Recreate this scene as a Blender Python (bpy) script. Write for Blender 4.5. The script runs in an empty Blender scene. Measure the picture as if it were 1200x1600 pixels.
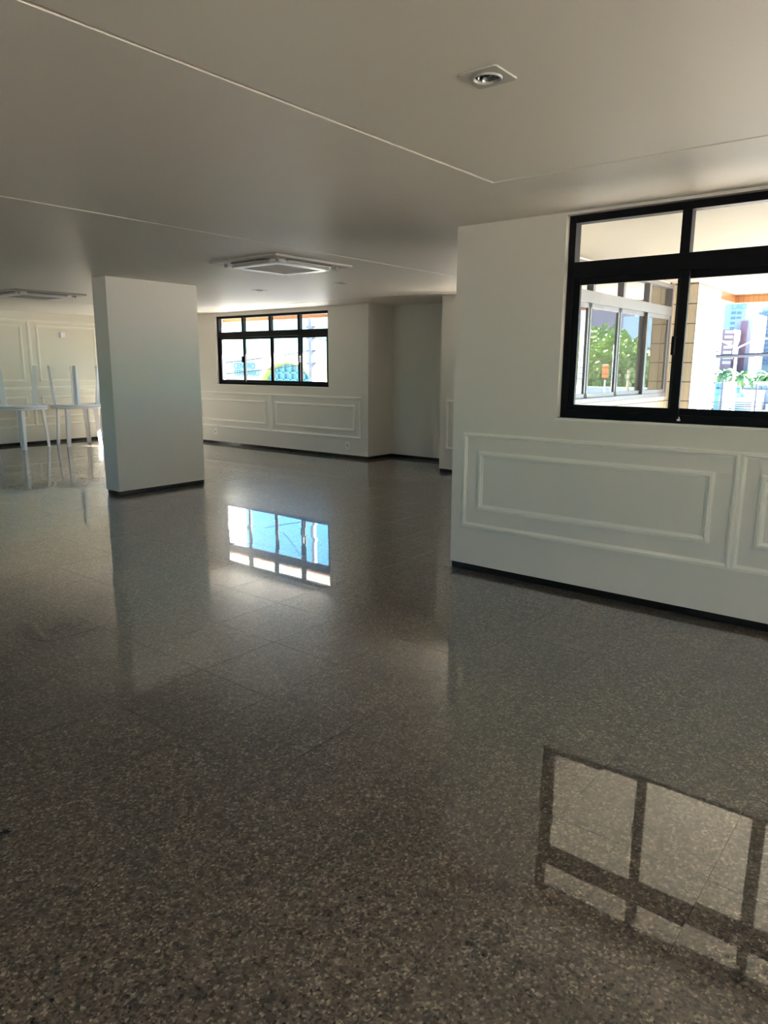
import bpy, bmesh, math, random
from mathutils import Vector, Matrix
random.seed(7)
C = bpy.context.scene
COL = C.collection
PI = math.pi
EYE = Vector((0, 0, 1.5))
FPX, YAW, PITCH, ROLL = 1130.776, 0.675080, -0.199454, 0.004898
cy_, sy_, cp_, sp_ = math.cos(YAW), math.sin(YAW), math.cos(PITCH), math.sin(PITCH)
FW = Vector((cy_*cp_, sy_*cp_, sp_)); R0 = Vector((sy_, -cy_, 0)); U0 = R0.cross(FW)
RT = R0*math.cos(ROLL)+U0*math.sin(ROLL); UP = U0*math.cos(ROLL)-R0*math.sin(ROLL)

def far(px, py, X):
    """point of the plane x = X seen at that place of the photograph"""
    d = RT*((px-600)/FPX) - UP*((py-800)/FPX) + FW
    return EYE + d*(X/d.x)

# ------------------------------------------------------------------ materials
def mat(name, col, rough=0.6, metal=0.0, spec=0.5, coat=0.0, noise=0.0, nscale=8.0, bump=0.0, bscale=60.0):
    m = bpy.data.materials.new(name); m.use_nodes = True
    nt = m.node_tree; b = nt.nodes['Principled BSDF']
    b.inputs['Base Color'].default_value = (*col, 1); b.inputs['Roughness'].default_value = rough
    b.inputs['Metallic'].default_value = metal; b.inputs['Specular IOR Level'].default_value = spec
    b.inputs['Coat Weight'].default_value = coat
    tc = nt.nodes.new('ShaderNodeTexCoord')
    if noise > 0:
        n = nt.nodes.new('ShaderNodeTexNoise'); n.inputs['Scale'].default_value = nscale; n.inputs['Detail'].default_value = 4
        nt.links.new(tc.outputs['Object'], n.inputs['Vector'])
        r = nt.nodes.new('ShaderNodeValToRGB')
        r.color_ramp.elements[0].position = 0.3; r.color_ramp.elements[1].position = 0.7
        r.color_ramp.elements[0].color = (*[max(0, c*(1-noise)) for c in col], 1)
        r.color_ramp.elements[1].color = (*[min(1, c*(1+noise)) for c in col], 1)
        nt.links.new(n.outputs['Fac'], r.inputs['Fac']); nt.links.new(r.outputs['Color'], b.inputs['Base Color'])
    if bump > 0:
        n2 = nt.nodes.new('ShaderNodeTexNoise'); n2.inputs['Scale'].default_value = bscale; n2.inputs['Detail'].default_value = 2
        nt.links.new(tc.outputs['Object'], n2.inputs['Vector'])
        bp = nt.nodes.new('ShaderNodeBump'); bp.inputs['Strength'].default_value = bump; bp.inputs['Distance'].default_value = 0.002
        nt.links.new(n2.outputs['Fac'], bp.inputs['Height']); nt.links.new(bp.outputs['Normal'], b.inputs['Normal'])
    return m

M = {}
M['wall'] = mat('wall_paint', (0.755, 0.718, 0.664), 0.42, spec=0.45, noise=0.015, nscale=1.3, bump=0.12, bscale=9)
M['ceil'] = mat('ceiling_paint', (0.84, 0.795, 0.725), 0.5, spec=0.4, noise=0.01, nscale=1.0, bump=0.10, bscale=6)
M['cream'] = mat('wall_paint_warmlit', (0.78, 0.735, 0.62), 0.4, spec=0.4, noise=0.015, nscale=1.3, bump=0.1, bscale=9)  # warm sun bounce put into the colour of the back wall
M['mould_warmlit'] = mat('moulding_paint_warmlit', (0.88, 0.84, 0.73), 0.4)  # the same warm light tint painted into the back wall mouldings
M['mould'] = mat('moulding_paint', (0.88, 0.845, 0.785), 0.4, spec=0.4)
M['plinth'] = mat('black_granite', (0.008, 0.008, 0.009), 0.18, noise=0.4, nscale=200)
M['black'] = mat('black_aluminium', (0.005, 0.005, 0.007), 0.45, spec=0.15, noise=0.2, nscale=30)
M['alu'] = mat('grey_aluminium', (0.17, 0.165, 0.18), 0.4, metal=0.35, noise=0.04, nscale=20)
M['darkalu'] = mat('dark_window_seal', (0.03, 0.03, 0.033), 0.5)
M['plastic'] = mat('white_plastic', (0.90, 0.90, 0.91), 0.28, spec=0.5, noise=0.01)
M['acwhite'] = mat('ac_plastic', (0.50, 0.48, 0.45), 0.45)
M['acring'] = mat('ac_light_plastic', (0.86, 0.85, 0.82), 0.3)
M['acgrille'] = mat('ac_grille', (0.42, 0.40, 0.37), 0.6)
M['slot'] = mat('dark_slot', (0.02, 0.02, 0.02), 0.7)
M['lampwhite'] = mat('downlight_plate', (0.55, 0.54, 0.50), 0.35)
M['chrome'] = mat('reflector', (0.16, 0.16, 0.17), 0.12, metal=1.0)
M['smoke'] = mat('dark_lens', (0.02, 0.02, 0.02), 0.05, coat=1.0)
M['soffit'] = mat('soffit_paint', (0.80, 0.77, 0.69), 0.7, noise=0.02, nscale=0.7)
M['concrete'] = mat('concrete', (0.40, 0.39, 0.37), 0.85, noise=0.12, nscale=3)
M['deck'] = mat('balcony_tile', (0.72, 0.66, 0.56), 0.5, noise=0.05, nscale=4)
M['asphalt'] = mat('asphalt', (0.20, 0.205, 0.21), 0.9, noise=0.15, nscale=0.1)
M['white'] = mat('white_render', (0.473, 0.484, 0.484), 0.8, noise=0.02, nscale=0.2)
M['paleblue'] = mat('pale_blue_render', (0.310, 0.400, 0.450), 0.8, noise=0.03, nscale=0.1)
M['lilac'] = mat('lilac_render', (0.310, 0.340, 0.430), 0.8, noise=0.03, nscale=0.1)
M['mauve'] = mat('mauve_brick', (0.225, 0.135, 0.171), 0.85, noise=0.12, nscale=0.5)
M['band'] = mat('blue_band', (0.140, 0.190, 0.330), 0.7, noise=0.05, nscale=0.3)
M['pink'] = mat('pink_render', (0.510, 0.300, 0.348), 0.8, noise=0.1, nscale=0.3)
M['dkwin'] = mat('far_window', (0.10, 0.16, 0.26), 0.25)
M['blue'] = mat('blue_paint', (0.060, 0.180, 0.408), 0.5, noise=0.06, nscale=0.5)
M['cyan'] = mat('cyan_paint', (0.108, 0.360, 0.480), 0.5, noise=0.06, nscale=0.5)
M['teal'] = mat('teal_letters', (0.015, 0.210, 0.275), 0.5)
M['tealwin'] = mat('teal_glazing', (0.090, 0.203, 0.261), 0.2, noise=0.25, nscale=0.6)
M['lime'] = mat('yellow_green_paint', (0.390, 0.410, 0.110), 0.6)
M['yellow'] = mat('yellow_render', (0.510, 0.330, 0.072), 0.8, noise=0.05, nscale=0.3)
M['purple'] = mat('grey_purple_wall', (0.168, 0.156, 0.216), 0.8, noise=0.1, nscale=0.3)
M['bluewall'] = mat('light_blue_wall', (0.300, 0.372, 0.480), 0.8, noise=0.02, nscale=0.3)
M['orange'] = mat('orange_cloth', (0.510, 0.150, 0.036), 0.7)
M['pole'] = mat('pole_concrete', (0.184, 0.192, 0.220), 0.9, noise=0.15, nscale=4)
M['polew'] = mat('white_metal', (0.688, 0.696, 0.688), 0.4)
M['poled'] = mat('dark_metal', (0.08, 0.09, 0.13), 0.5)
M['wire'] = mat('wire_rubber', (0.03, 0.03, 0.045), 0.6)
M['bark'] = mat('bark', (0.30, 0.24, 0.18), 0.9, noise=0.3, nscale=4)
M['letter'] = mat('blue_letters', (0.18, 0.30, 0.45), 0.6)

def leafmat(name, a, b):
    m = mat(name, a, 0.8, spec=0.1); nt = m.node_tree
    n = nt.nodes.new('ShaderNodeTexNoise'); n.inputs['Scale'].default_value = 1.2; n.inputs['Detail'].default_value = 3
    r = nt.nodes.new('ShaderNodeValToRGB'); r.color_ramp.elements[0].position = .35; r.color_ramp.elements[1].position = .65
    r.color_ramp.elements[0].color = (*a, 1); r.color_ramp.elements[1].color = (*b, 1)
    g = nt.nodes.new('ShaderNodeNewGeometry')
    nt.links.new(g.outputs['Position'], n.inputs['Vector']); nt.links.new(n.outputs['Fac'], r.inputs['Fac'])
    nt.links.new(r.outputs['Color'], nt.nodes['Principled BSDF'].inputs['Base Color'])
    return m
M['leafd'] = leafmat('dark_leaves', (0.035, 0.08, 0.03), (0.10, 0.17, 0.045))
M['leafl'] = leafmat('light_leaves', (0.08, 0.17, 0.045), (0.26, 0.33, 0.09))
M['palm'] = leafmat('palm_leaves', (0.06, 0.18, 0.09), (0.20, 0.30, 0.13))

def glassmat(name, mult, tint):
    """thin pane: see-through, with the mirror reflection of its two faces"""
    m = bpy.data.materials.new(name); m.use_nodes = True; nt = m.node_tree; nt.nodes.clear()
    o = nt.nodes.new('ShaderNodeOutputMaterial'); mx = nt.nodes.new('ShaderNodeMixShader')
    t = nt.nodes.new('ShaderNodeBsdfTransparent'); t.inputs['Color'].default_value = (*tint, 1)
    g = nt.nodes.new('ShaderNodeBsdfGlossy'); g.inputs['Roughness'].default_value = 0.0
    g.inputs['Color'].default_value = (1, 1, 1, 1)
    f = nt.nodes.new('ShaderNodeFresnel'); f.inputs['IOR'].default_value = 1.5
    ge = nt.nodes.new('ShaderNodeNewGeometry'); nt.links.new(ge.outputs['True Normal'], f.inputs['Normal'])
    # fresnel of a one-sided pane must not see the "inside" of glass from the back
    iorm = nt.nodes.new('ShaderNodeMix'); iorm.data_type = 'FLOAT'
    iorm.inputs['A'].default_value = 1.5; iorm.inputs['B'].default_value = 1/1.5
    nt.links.new(ge.outputs['Backfacing'], iorm.inputs['Factor']); nt.links.new(iorm.outputs['Result'], f.inputs['IOR'])
    k = nt.nodes.new('ShaderNodeMath'); k.operation = 'MULTIPLY'; k.use_clamp = True; k.inputs[1].default_value = mult
    nt.links.new(f.outputs['Fac'], k.inputs[0]); nt.links.new(k.outputs[0], mx.inputs['Fac'])
    nt.links.new(t.outputs[0], mx.inputs[1]); nt.links.new(g.outputs[0], mx.inputs[2]); nt.links.new(mx.outputs[0], o.inputs['Surface'])
    return m
M['glass'] = glassmat('clear_pane', 1.4, (0.97, 0.98, 0.98))
M['film'] = glassmat('reflective_pane', 3.0, (0.92, 0.93, 0.95))

def floor_material():
    m = bpy.data.materials.new('polished_granite'); m.use_nodes = True; nt = m.node_tree; L = nt.links.new
    b = nt.nodes['Principled BSDF']; N = nt.nodes.new
    ge = N('ShaderNodeNewGeometry'); P = ge.outputs['Position']
    def math_(op, a, bb=None, clamp=False):
        n = N('ShaderNodeMath'); n.operation = op; n.use_clamp = clamp
        for i, v in enumerate((a, bb)):
            if v is None: continue
            if isinstance(v, (int, float)): n.inputs[i].default_value = v
            else: L(v, n.inputs[i])
        return n.outputs[0]
    def ramp(src, stops, interp='LINEAR'):
        r = N('ShaderNodeValToRGB'); r.color_ramp.interpolation = interp
        e = r.color_ramp.elements
        while len(e) < len(stops): e.new(0.5)
        for i, (p, c) in enumerate(stops): e[i].position = p; e[i].color = (*c, 1)
        L(src, r.inputs['Fac']); return r.outputs['Color']
    # tiles
    sep = N('ShaderNodeSeparateXYZ'); L(P, sep.inputs[0])
    T = 0.48
    u = math_('DIVIDE', math_('SUBTRACT', sep.outputs['X'], 2.09-T*40), T)
    v = math_('DIVIDE', math_('SUBTRACT', sep.outputs['Y'], 0.43-T*40), T)
    iu, iv = math_('FLOOR', u), math_('FLOOR', v)
    cmb = N('ShaderNodeCombineXYZ'); L(iu, cmb.inputs[0]); L(iv, cmb.inputs[1])
    wn = N('ShaderNodeTexWhiteNoise'); wn.noise_dimensions = '2D'; L(cmb.outputs[0], wn.inputs['Vector'])
    def edge(c):
        f = math_('FRACT', c); g = math_('ABSOLUTE', math_('SUBTRACT', f, 0.5))
        return math_('GREATER_THAN', g, 0.5-0.0026)
    joint = math_('MAXIMUM', edge(u), edge(v))
    # grains (each tile is cut from another place of the stone)
    off = N('ShaderNodeVectorMath'); off.operation = 'MULTIPLY_ADD'
    L(wn.outputs['Color'], off.inputs[0]); off.inputs[1].default_value = (9, 9, 9); L(P, off.inputs[2])
    vec = off.outputs[0]
    v1 = N('ShaderNodeTexVoronoi'); v1.inputs['Scale'].default_value = 135; v1.inputs['Randomness'].default_value = 1; L(vec, v1.inputs['Vector'])
    s1 = N('ShaderNodeSeparateColor'); L(v1.outputs['Color'], s1.inputs[0])
    base = ramp(s1.outputs[0], [(0, (0.008, 0.007, 0.006)), (0.16, (0.018, 0.016, 0.014)), (0.24, (0.076, 0.064, 0.053)),
                               (0.55, (0.116, 0.097, 0.080)), (0.80, (0.160, 0.138, 0.114)), (1.0, (0.40, 0.36, 0.31))])
    v2 = N('ShaderNodeTexVoronoi'); v2.inputs['Scale'].default_value = 62; L(vec, v2.inputs['Vector'])
    s2 = N('ShaderNodeSeparateColor'); L(v2.outputs['Color'], s2.inputs[0])
    blot = ramp(s2.outputs[1], [(0, (0.38, 0.38, 0.38)), (0.14, (0.45, 0.45, 0.45)), (0.2, (0.95, 0.95, 0.95)), (0.8, (1.02, 1.02, 1.02)), (1, (1.3, 1.28, 1.22))])
    mx = N('ShaderNodeMix'); mx.data_type = 'RGBA'; mx.blend_type = 'MULTIPLY'; mx.inputs['Factor'].default_value = 1
    L(base, mx.inputs['A']); L(blot, mx.inputs['B'])
    n3 = N('ShaderNodeTexNoise'); n3.inputs['Scale'].default_value = 2.2; L(vec, n3.inputs['Vector'])
    tone = ramp(n3.outputs['Fac'], [(0.3, (0.74, 0.735, 0.74)), (0.7, (0.92, 0.90, 0.86))])
    mx2 = N('ShaderNodeMix'); mx2.data_type = 'RGBA'; mx2.blend_type = 'MULTIPLY'; mx2.inputs['Factor'].default_value = 1
    L(mx.outputs['Result'], mx2.inputs['A']); L(tone, mx2.inputs['B'])
    mj = N('ShaderNodeMix'); mj.data_type = 'RGBA'; L(joint, mj.inputs['Factor'])
    L(mx2.outputs['Result'], mj.inputs['A']); mj.inputs['B'].default_value = (0.035, 0.032, 0.03, 1)
    L(mj.outputs['Result'], b.inputs['Base Color'])
    L(math_('ADD', math_('MULTIPLY', joint, 0.5), FLOOR_ROUGH), b.inputs['Roughness'])
    b.inputs['IOR'].default_value = 1.5; b.inputs['Coat Weight'].default_value = 1; b.inputs['Coat Roughness'].default_value = 0.012; b.inputs['Coat IOR'].default_value = FLOOR_IOR
    # each tile lies a hair out of level
    sc = N('ShaderNodeVectorMath'); sc.operation = 'MULTIPLY_ADD'; L(wn.outputs['Color'], sc.inputs[0])
    sc.inputs[1].default_value = (0.005, 0.005, 0); sc.inputs[2].default_value = (-0.0025, -0.0025, 1)
    nz = N('ShaderNodeVectorMath'); nz.operation = 'NORMALIZE'; L(sc.outputs[0], nz.inputs[0]); L(nz.outputs[0], b.inputs['Normal']); L(nz.outputs[0], b.inputs['Coat Normal'])
    return m
FLOOR_ROUGH, FLOOR_IOR = 0.30, 2.2
M['floor'] = floor_material()

def tile_material(name, horiz_axis, w, h, z0, o0, face, grout, gw=0.004):
    """upright rectangular wall tiles with dark joints; horiz_axis 0 = x, 1 = y"""
    m = bpy.data.materials.new(name); m.use_nodes = True; nt = m.node_tree; L = nt.links.new; N = nt.nodes.new
    b = nt.nodes['Principled BSDF']; b.inputs['Roughness'].default_value = 0.35
    ge = N('ShaderNodeNewGeometry'); sep = N('ShaderNodeSeparateXYZ'); L(ge.outputs['Position'], sep.inputs[0])
    def mm(op, a, c):
        n = N('ShaderNodeMath'); n.operation = op
        for i, v in enumerate((a, c)):
            if v is None: continue
            if isinstance(v, (int, float)): n.inputs[i].default_value = v
            else: L(v, n.inputs[i])
        return n.outputs[0]
    def joint(src, o, t, g):
        f = mm('FRACT', mm('DIVIDE', mm('SUBTRACT', src, o-50*t), t), None)
        return mm('LESS_THAN', mm('MULTIPLY', f, t), g)
    j = mm('MAXIMUM', joint(sep.outputs[horiz_axis], o0, w, gw), joint(sep.outputs[2], z0, h, gw*1.7))
    n = N('ShaderNodeTexNoise'); n.inputs['Scale'].default_value = 3; L(ge.outputs['Position'], n.inputs['Vector'])
    r = N('ShaderNodeValToRGB'); r.color_ramp.elements[0].color = (*[c*0.93 for c in face], 1); r.color_ramp.elements[1].color = (*face, 1)
    L(n.outputs['Fac'], r.inputs['Fac'])
    x = N('ShaderNodeMix'); x.data_type = 'RGBA'; L(j, x.inputs['Factor']); L(r.outputs['Color'], x.inputs['A']); x.inputs['B'].default_value = (*grout, 1)
    L(x.outputs['Result'], b.inputs['Base Color'])
    return m
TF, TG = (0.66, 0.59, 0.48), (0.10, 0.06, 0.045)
M['tile_x'] = tile_material('upright_tile_front_darkened', 0, 0.094, 0.216, 0.034, 0.0, (0.58, 0.52, 0.44), TG, 0.006)  # same tile as the side, painted darker to hold down the outdoor glare
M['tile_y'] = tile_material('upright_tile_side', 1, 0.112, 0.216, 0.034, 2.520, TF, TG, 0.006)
M['brick_x'] = tile_material('brick_tile_front', 0, 0.06, 0.16, 0.0, 0.0, (0.30, 0.12, 0.04), (0.12, 0.06, 0.03), 0.008)
M['brick_y'] = tile_material('brick_tile_side', 1, 0.06, 0.16, 0.0, 0.0, (0.30, 0.12, 0.04), (0.12, 0.06, 0.03), 0.008)

# ------------------------------------------------------------------ mesh helpers
def bx(bm, x0, x1, y0, y1, z0, z1, bev=0.0):
    r = bmesh.ops.create_cube(bm, size=1.0)
    for v in r['verts']:
        v.co = Vector(((x0+x1)/2+v.co.x*(x1-x0), (y0+y1)/2+v.co.y*(y1-y0), (z0+z1)/2+v.co.z*(z1-z0)))
    if bev > 0:
        es = list({e for v in r['verts'] for e in v.link_edges})
        bmesh.ops.bevel(bm, geom=es, offset=bev, segments=2, affect='EDGES', profile=0.5)

def tube(bm, p0, p1, r0, r1=None, seg=10, cap=True):
    r1 = r0 if r1 is None else r1
    p0, p1 = Vector(p0), Vector(p1); d = (p1-p0).normalized()
    a = d.orthogonal().normalized(); c = d.cross(a)
    A = [bm.verts.new(p0+(a*math.cos(t)+c*math.sin(t))*r0) for t in [2*PI*i/seg for i in range(seg)]]
    B = [bm.verts.new(p1+(a*math.cos(t)+c*math.sin(t))*r1) for t in [2*PI*i/seg for i in range(seg)]]
    for i in range(seg): bm.faces.new((A[i], A[(i+1) % seg], B[(i+1) % seg], B[i]))
    if cap: bm.faces.new(A[::-1]); bm.faces.new(B)

def lathe(bm, prof, seg=48, cx=0, cy=0):
    rings = []
    for r, z in prof:
        rings.append([bm.verts.new((cx+r*math.cos(2*PI*i/seg), cy+r*math.sin(2*PI*i/seg), z)) for i in range(seg)] if r > 1e-6 else [bm.verts.new((cx, cy, z))])
    for A, B in zip(rings, rings[1:]):
        for i in range(seg):
            j = (i+1) % seg
            if len(A) == 1: bm.faces.new((A[0], B[j], B[i]))
            elif len(B) == 1: bm.faces.new((A[i], A[j], B[0]))
            else: bm.faces.new((A[i], A[j], B[j], B[i]))

def obj(name, bm, m, parent=None, smooth=False, loc=None):
    bmesh.ops.recalc_face_normals(bm, faces=bm.faces)
    me = bpy.data.meshes.new(name); bm.to_mesh(me); bm.free()
    if smooth:
        for p in me.polygons: p.use_smooth = True
    o = bpy.data.objects.new(name, me); COL.objects.link(o)
    me.materials.append(M[m] if isinstance(m, str) else m)
    if loc: o.location = loc
    if parent: o.parent = parent
    return o
def box(name, m, x0, x1, y0, y1, z0, z1, parent=None, bev=0.0):
    bm = bmesh.new(); bx(bm, min(x0, x1), max(x0, x1), min(y0, y1), max(y0, y1), min(z0, z1), max(z0, z1), bev)
    return obj(name, bm, m, parent)
def tag(o, label=None, cat=None, group=None, kind=None):
    if label: o['label'] = label
    if cat: o['category'] = cat
    if group: o['group'] = group
    if kind: o['kind'] = kind
    return o
def empty(name, loc=(0, 0, 0), rz=0.0):
    o = bpy.data.objects.new(name, None); COL.objects.link(o); o.location = loc; o.rotation_euler = (0, 0, rz); o.empty_display_size = 0.1
    return o
def copy_tree(o, parent=None):
    c = o.copy(); COL.objects.link(c); c.parent = parent
    for ch in o.children: copy_tree(ch, c)
    return c
def struct(o, label, cat): return tag(o, label, cat, kind='structure')

H = 2.45
PB = 0.05      # plinth height

# ------------------------------------------------------------------ floor and ceiling
X0, Y0, X1, Y1 = -4.5, -5.0, 9.7, 13.85     # inside of the hall
bm = bmesh.new(); bx(bm, X0-.2, 9.9, Y0-.2, 14.05, -0.25, 0.0)
struct(obj('floor', bm, 'floor'), 'polished brown grey speckled granite tile floor of the hall', 'floor')

DL = [(2.29, 1.40), (6.58, 7.34), (6.60, 5.925)]   # downlights
HR = 0.052
def cells(xs, ys, inside, bm, z0, z1):
    for a, b_ in zip(xs, xs[1:]):
        for c, d in zip(ys, ys[1:]):
            if inside((a+b_)/2, (c+d)/2): bx(bm, a, b_, c, d, z0, z1)
G = 0.010
xs = sorted({X0-.2, 3.55-G, 3.55+G, 8.25-G, 8.25+G, 9.9} | {x+s*HR for x, y in DL for s in (-1, 1)})
ys = sorted({Y0-.2, 2.11-G, 2.11+G, 4.52-G, 4.52+G, 11.35-2*G, 11.35+2*G, 14.05, 2.79} | {y+s*HR for x, y in DL for s in (-1, 1)})
def hole(x, y): return any(abs(x-a) < HR and abs(y-b_) < HR for a, b_ in DL)
def groove(x, y):
    if abs(x-3.55) < G and y < 2.11+G: return True
    if abs(y-2.11) < G and x < 3.55+G: return True
    if abs(x-8.25) < G and 4.52-G < y < 11.35+2*G: return True
    if abs(y-4.52) < G and x < 8.25: return True
    if abs(y-11.35) < 2*G and x < 8.25+G: return True
    return False
def inroom(x, y): return not (x > 4.6 and y < 2.79)
xs = sorted(set(xs) | {4.6})
bm = bmesh.new()
cells(xs, ys, lambda x, y: inroom(x, y) and not hole(x, y) and not groove(x, y), bm, H, H+.05)
cells(xs, ys, lambda x, y: inroom(x, y) and groove(x, y), bm, H+.010, H+.05)
bx(bm, X0-.2, 9.9, Y0-.2, 14.05, H+.12, H+.2)
struct(obj('ceiling', bm, 'ceil'), 'flat off-white plaster ceiling divided by thin shadow grooves', 'ceiling')

# ------------------------------------------------------------------ walls
def wall_x(name, label, x0, x1, y0, y1, holes=(), m='wall', side=None):
    """wall slab normal to x; holes = (y0, y1, z0, z1)"""
    bm = bmesh.new()
    yy = sorted({y0, y1} | {h[i] for h in holes for i in (0, 1)}); zz = sorted({PB, H} | {h[i] for h in holes for i in (2, 3)})
    for a, b_ in zip(yy, yy[1:]):
        for c, d in zip(zz, zz[1:]):
            if not any(h[0] < (a+b_)/2 < h[1] and h[2] < (c+d)/2 < h[3] for h in holes): bx(bm, x0, x1, a, b_, c, d)
    bmesh.ops.remove_doubles(bm, verts=bm.verts, dist=1e-5)
    return struct(obj(name, bm, m), label, 'wall')
def wall_y(name, label, x0, x1, y0, y1, holes=(), m='wall'):
    bm = bmesh.new()
    xx = sorted({x0, x1} | {h[i] for h in holes for i in (0, 1)}); zz = sorted({PB, H} | {h[i] for h in holes for i in (2, 3)})
    for a, b_ in zip(xx, xx[1:]):
        for c, d in zip(zz, zz[1:]):
            if not any(h[0] < (a+b_)/2 < h[1] and h[2] < (c+d)/2 < h[3] for h in holes): bx(bm, a, b_, y0, y1, c, d)
    bmesh.ops.remove_doubles(bm, verts=bm.verts, dist=1e-5)
    return struct(obj(name, bm, m), label, 'wall')
ZS, ZT = 1.17, 2.432     # window sill and head
XR = 4.481
wall_x('wall_right', 'near grey-white wall at right with the big black window', XR, XR+.15, Y0, 2.94, [(-.76, 2.125, ZS, ZT), (-4.4, -1.5, ZS, ZT)])
wall_y('wall_notch', 'wall between the near corner and the far pier, grey window in it', XR+.15, 8.60, 2.79, 2.94, [(5.72, 8.595, ZS, 2.40)])
wall_x('wall_pier', 'narrow white pier wall beyond the near corner', 8.60, 8.75, 2.79, 5.87, [(4.2, 5.55, 1.17, 2.40)])
wall_y('wall_pier_return', 'hidden return of the pier wall behind the recess', 8.75, 9.70, 5.72, 5.87)
wall_x('wall_recess', 'shaded grey wall of the recess right of the far window', 9.55, 9.70, 5.87, 7.50)
wall_y('wall_recess_side', 'short side wall of the recess beside the far window wall', 9.10, 9.70, 7.50, 7.65)
wall_x('wall_far', 'far grey-white wall with the black four-bay window', 8.95, 9.10, 7.50, 13.85, [(8.36, 11.25, 1.145, 2.385), (12.45, 13.35, 0.06, 2.15)])
wall_y('wall_back', 'panelled back wall, warm light put into its colour, behind the stacked white tables', X0-.15, 9.10, 13.85, 14.0, m='cream')
wall_x('wall_left', 'hall wall out of sight on the left', X0-.15, X0, Y0, 13.85, [(-3.0, -.5, .9, 2.3), (9.0, 13.0, .9, 2.35)])
wall_y('wall_front', 'hall wall behind the camera', X0-.15, XR+.15, Y0-.15, Y0, [(-4.2, 0.5, .10, 2.35)])

def plinth(name, label, x0, x1, y0, y1):
    bm = bmesh.new(); bx(bm, x0, x1, y0, y1, 0.0, PB, .002)
    return struct(obj(name, bm, 'plinth'), label, 'baseboard')
i = .010
plinth('baseboard_right', 'black stone baseboard under the near right wall', XR+i, XR+.14, Y0, 2.94-i)
plinth('baseboard_notch', 'black stone baseboard under the notch wall', XR+.14, 8.6+i, 2.80, 2.94-i)
plinth('baseboard_pier', 'black stone baseboard under the far narrow pier', 8.60+i, 8.74, 2.80, 5.87-i)
plinth('baseboard_pier_return', 'black stone baseboard behind the pier', 8.74, 9.69, 5.73, 5.87-i)
plinth('baseboard_recess', 'black stone baseboard under the shaded recess wall', 9.55+i, 9.69, 5.87-i, 7.50+i)
plinth('baseboard_recess_side', 'short black stone baseboard on the recess side wall', 8.95+i, 9.69, 7.50+i, 7.64)
plinth('baseboard_far', 'long black stone baseboard under the far window wall', 8.95+i, 9.09, 7.64, 12.45)
plinth('baseboard_far_corner', 'black stone baseboard between glazed door and back wall', 8.95+i, 9.09, 13.35, 13.86)
plinth('baseboard_back', 'black stone baseboard behind the stacked tables', X0, 8.96, 13.85+i, 13.99)
plinth('baseboard_left', 'black stone baseboard under the left wall', X0-.14, X0-i, Y0, 13.86)
plinth('baseboard_front', 'black stone baseboard behind the camera', X0-.14, XR+i, Y0-.14, Y0-i)

# column
bm = bmesh.new(); bx(bm, 4.545, 5.76, 7.572, 7.85, PB, H+.01)
col = tag(obj('column', bm, 'wall'), 'wide free-standing white rectangular column in the middle of the hall', 'column', kind='structure')
bm = bmesh.new(); bx(bm, 4.545+.012, 5.76-.006, 7.572+.01, 7.84, 0, PB+.001, .002)
obj('plinth', bm, 'plinth', col)

# ------------------------------------------------------------------ wall mouldings
def prof_bar(bm, axis, fixed, a0, a1, b0, b1, w, t, out):
    pass
def moulding_frame(name, label, plane, at_, out, a0, a1, z0, z1, w=0.036, t=0.016, group=None, parent=None):
    """picture-frame moulding; plane 'x' = wall normal to x at at_, out = +-1 room side; mitred, stepped profile"""
    bm = bmesh.new()
    prof = [(0, 0), (0, t*.55), (w*.22, t*.62), (w*.32, t), (w*.62, t), (w*.78, t*.55), (w, t*.4), (w, 0)]
    cor = []
    for (ca, cz, sa, sz) in ((a0, z0, 1, 1), (a1, z0, -1, 1), (a1, z1, -1, -1), (a0, z1, 1, -1)):
        ring = []
        for q, d in prof:
            a, z, n = ca+sa*q, cz+sz*q, at_+out*d
            ring.append(bm.verts.new((n, a, z) if plane == 'x' else (a, n, z)))
        cor.append(ring)
    for k in range(4):
        A, B = cor[k], cor[(k+1) % 4]
        for j in range(len(prof)-1): bm.faces.new((A[j], A[j+1], B[j+1], B[j]))
    return struct(obj(name, bm, 'mould_warmlit' if plane == 'y' else 'mould', parent), label, 'moulding')
def rail(name, label, plane, at_, out, a0, a1, z0, z1, t=0.016):
    bm = bmesh.new(); n0, n1 = sorted((at_, at_+out*t))
    if plane == 'x': bx(bm, n0, n1, a0, a1, z0, z1, .004)
    else: bx(bm, a0, a1, n0, n1, z0, z1, .004)
    return struct(obj(name, bm, 'mould'), label, 'moulding')
tn = [0]
def T_():
    tn[0] += 1; return 'trim_%d' % tn[0]
# near wall: outer frames share a stile
moulding_frame(T_(), 'long outer wall moulding frame below the big black window', 'x', XR, -1, .975, 2.845, .332, 1.03)
moulding_frame(T_(), 'inner wall moulding rectangle below the big black window', 'x', XR, -1, 1.107, 2.717, .470, .902, .042)
moulding_frame(T_(), 'outer wall moulding frame cut by the right photo edge', 'x', XR, -1, -.895, .981, .332, 1.03)
moulding_frame(T_(), 'inner moulding rectangle cut by the right photo edge', 'x', XR, -1, -.763, .865, .478, .908, .042)
# pier
moulding_frame(T_(), 'moulding frame on the far narrow pier', 'x', 8.60, -1, 3.9, 5.765, .333, 1.03)
# far wall
moulding_frame(T_(), 'outer moulding frame right below the far window', 'x', 8.95, -1, 7.64, 9.785, .315, 1.005, .05)
moulding_frame(T_(), 'inner moulding rectangle right below the far window', 'x', 8.95, -1, 7.772, 9.665, .435, .87, .05)
moulding_frame(T_(), 'outer moulding frame left below the far window', 'x', 8.95, -1, 9.779, 11.95, .315, 1.005, .05)
moulding_frame(T_(), 'inner moulding rectangle left below the far window', 'x', 8.95, -1, 9.905, 11.80, .435, .87, .05)
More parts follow.
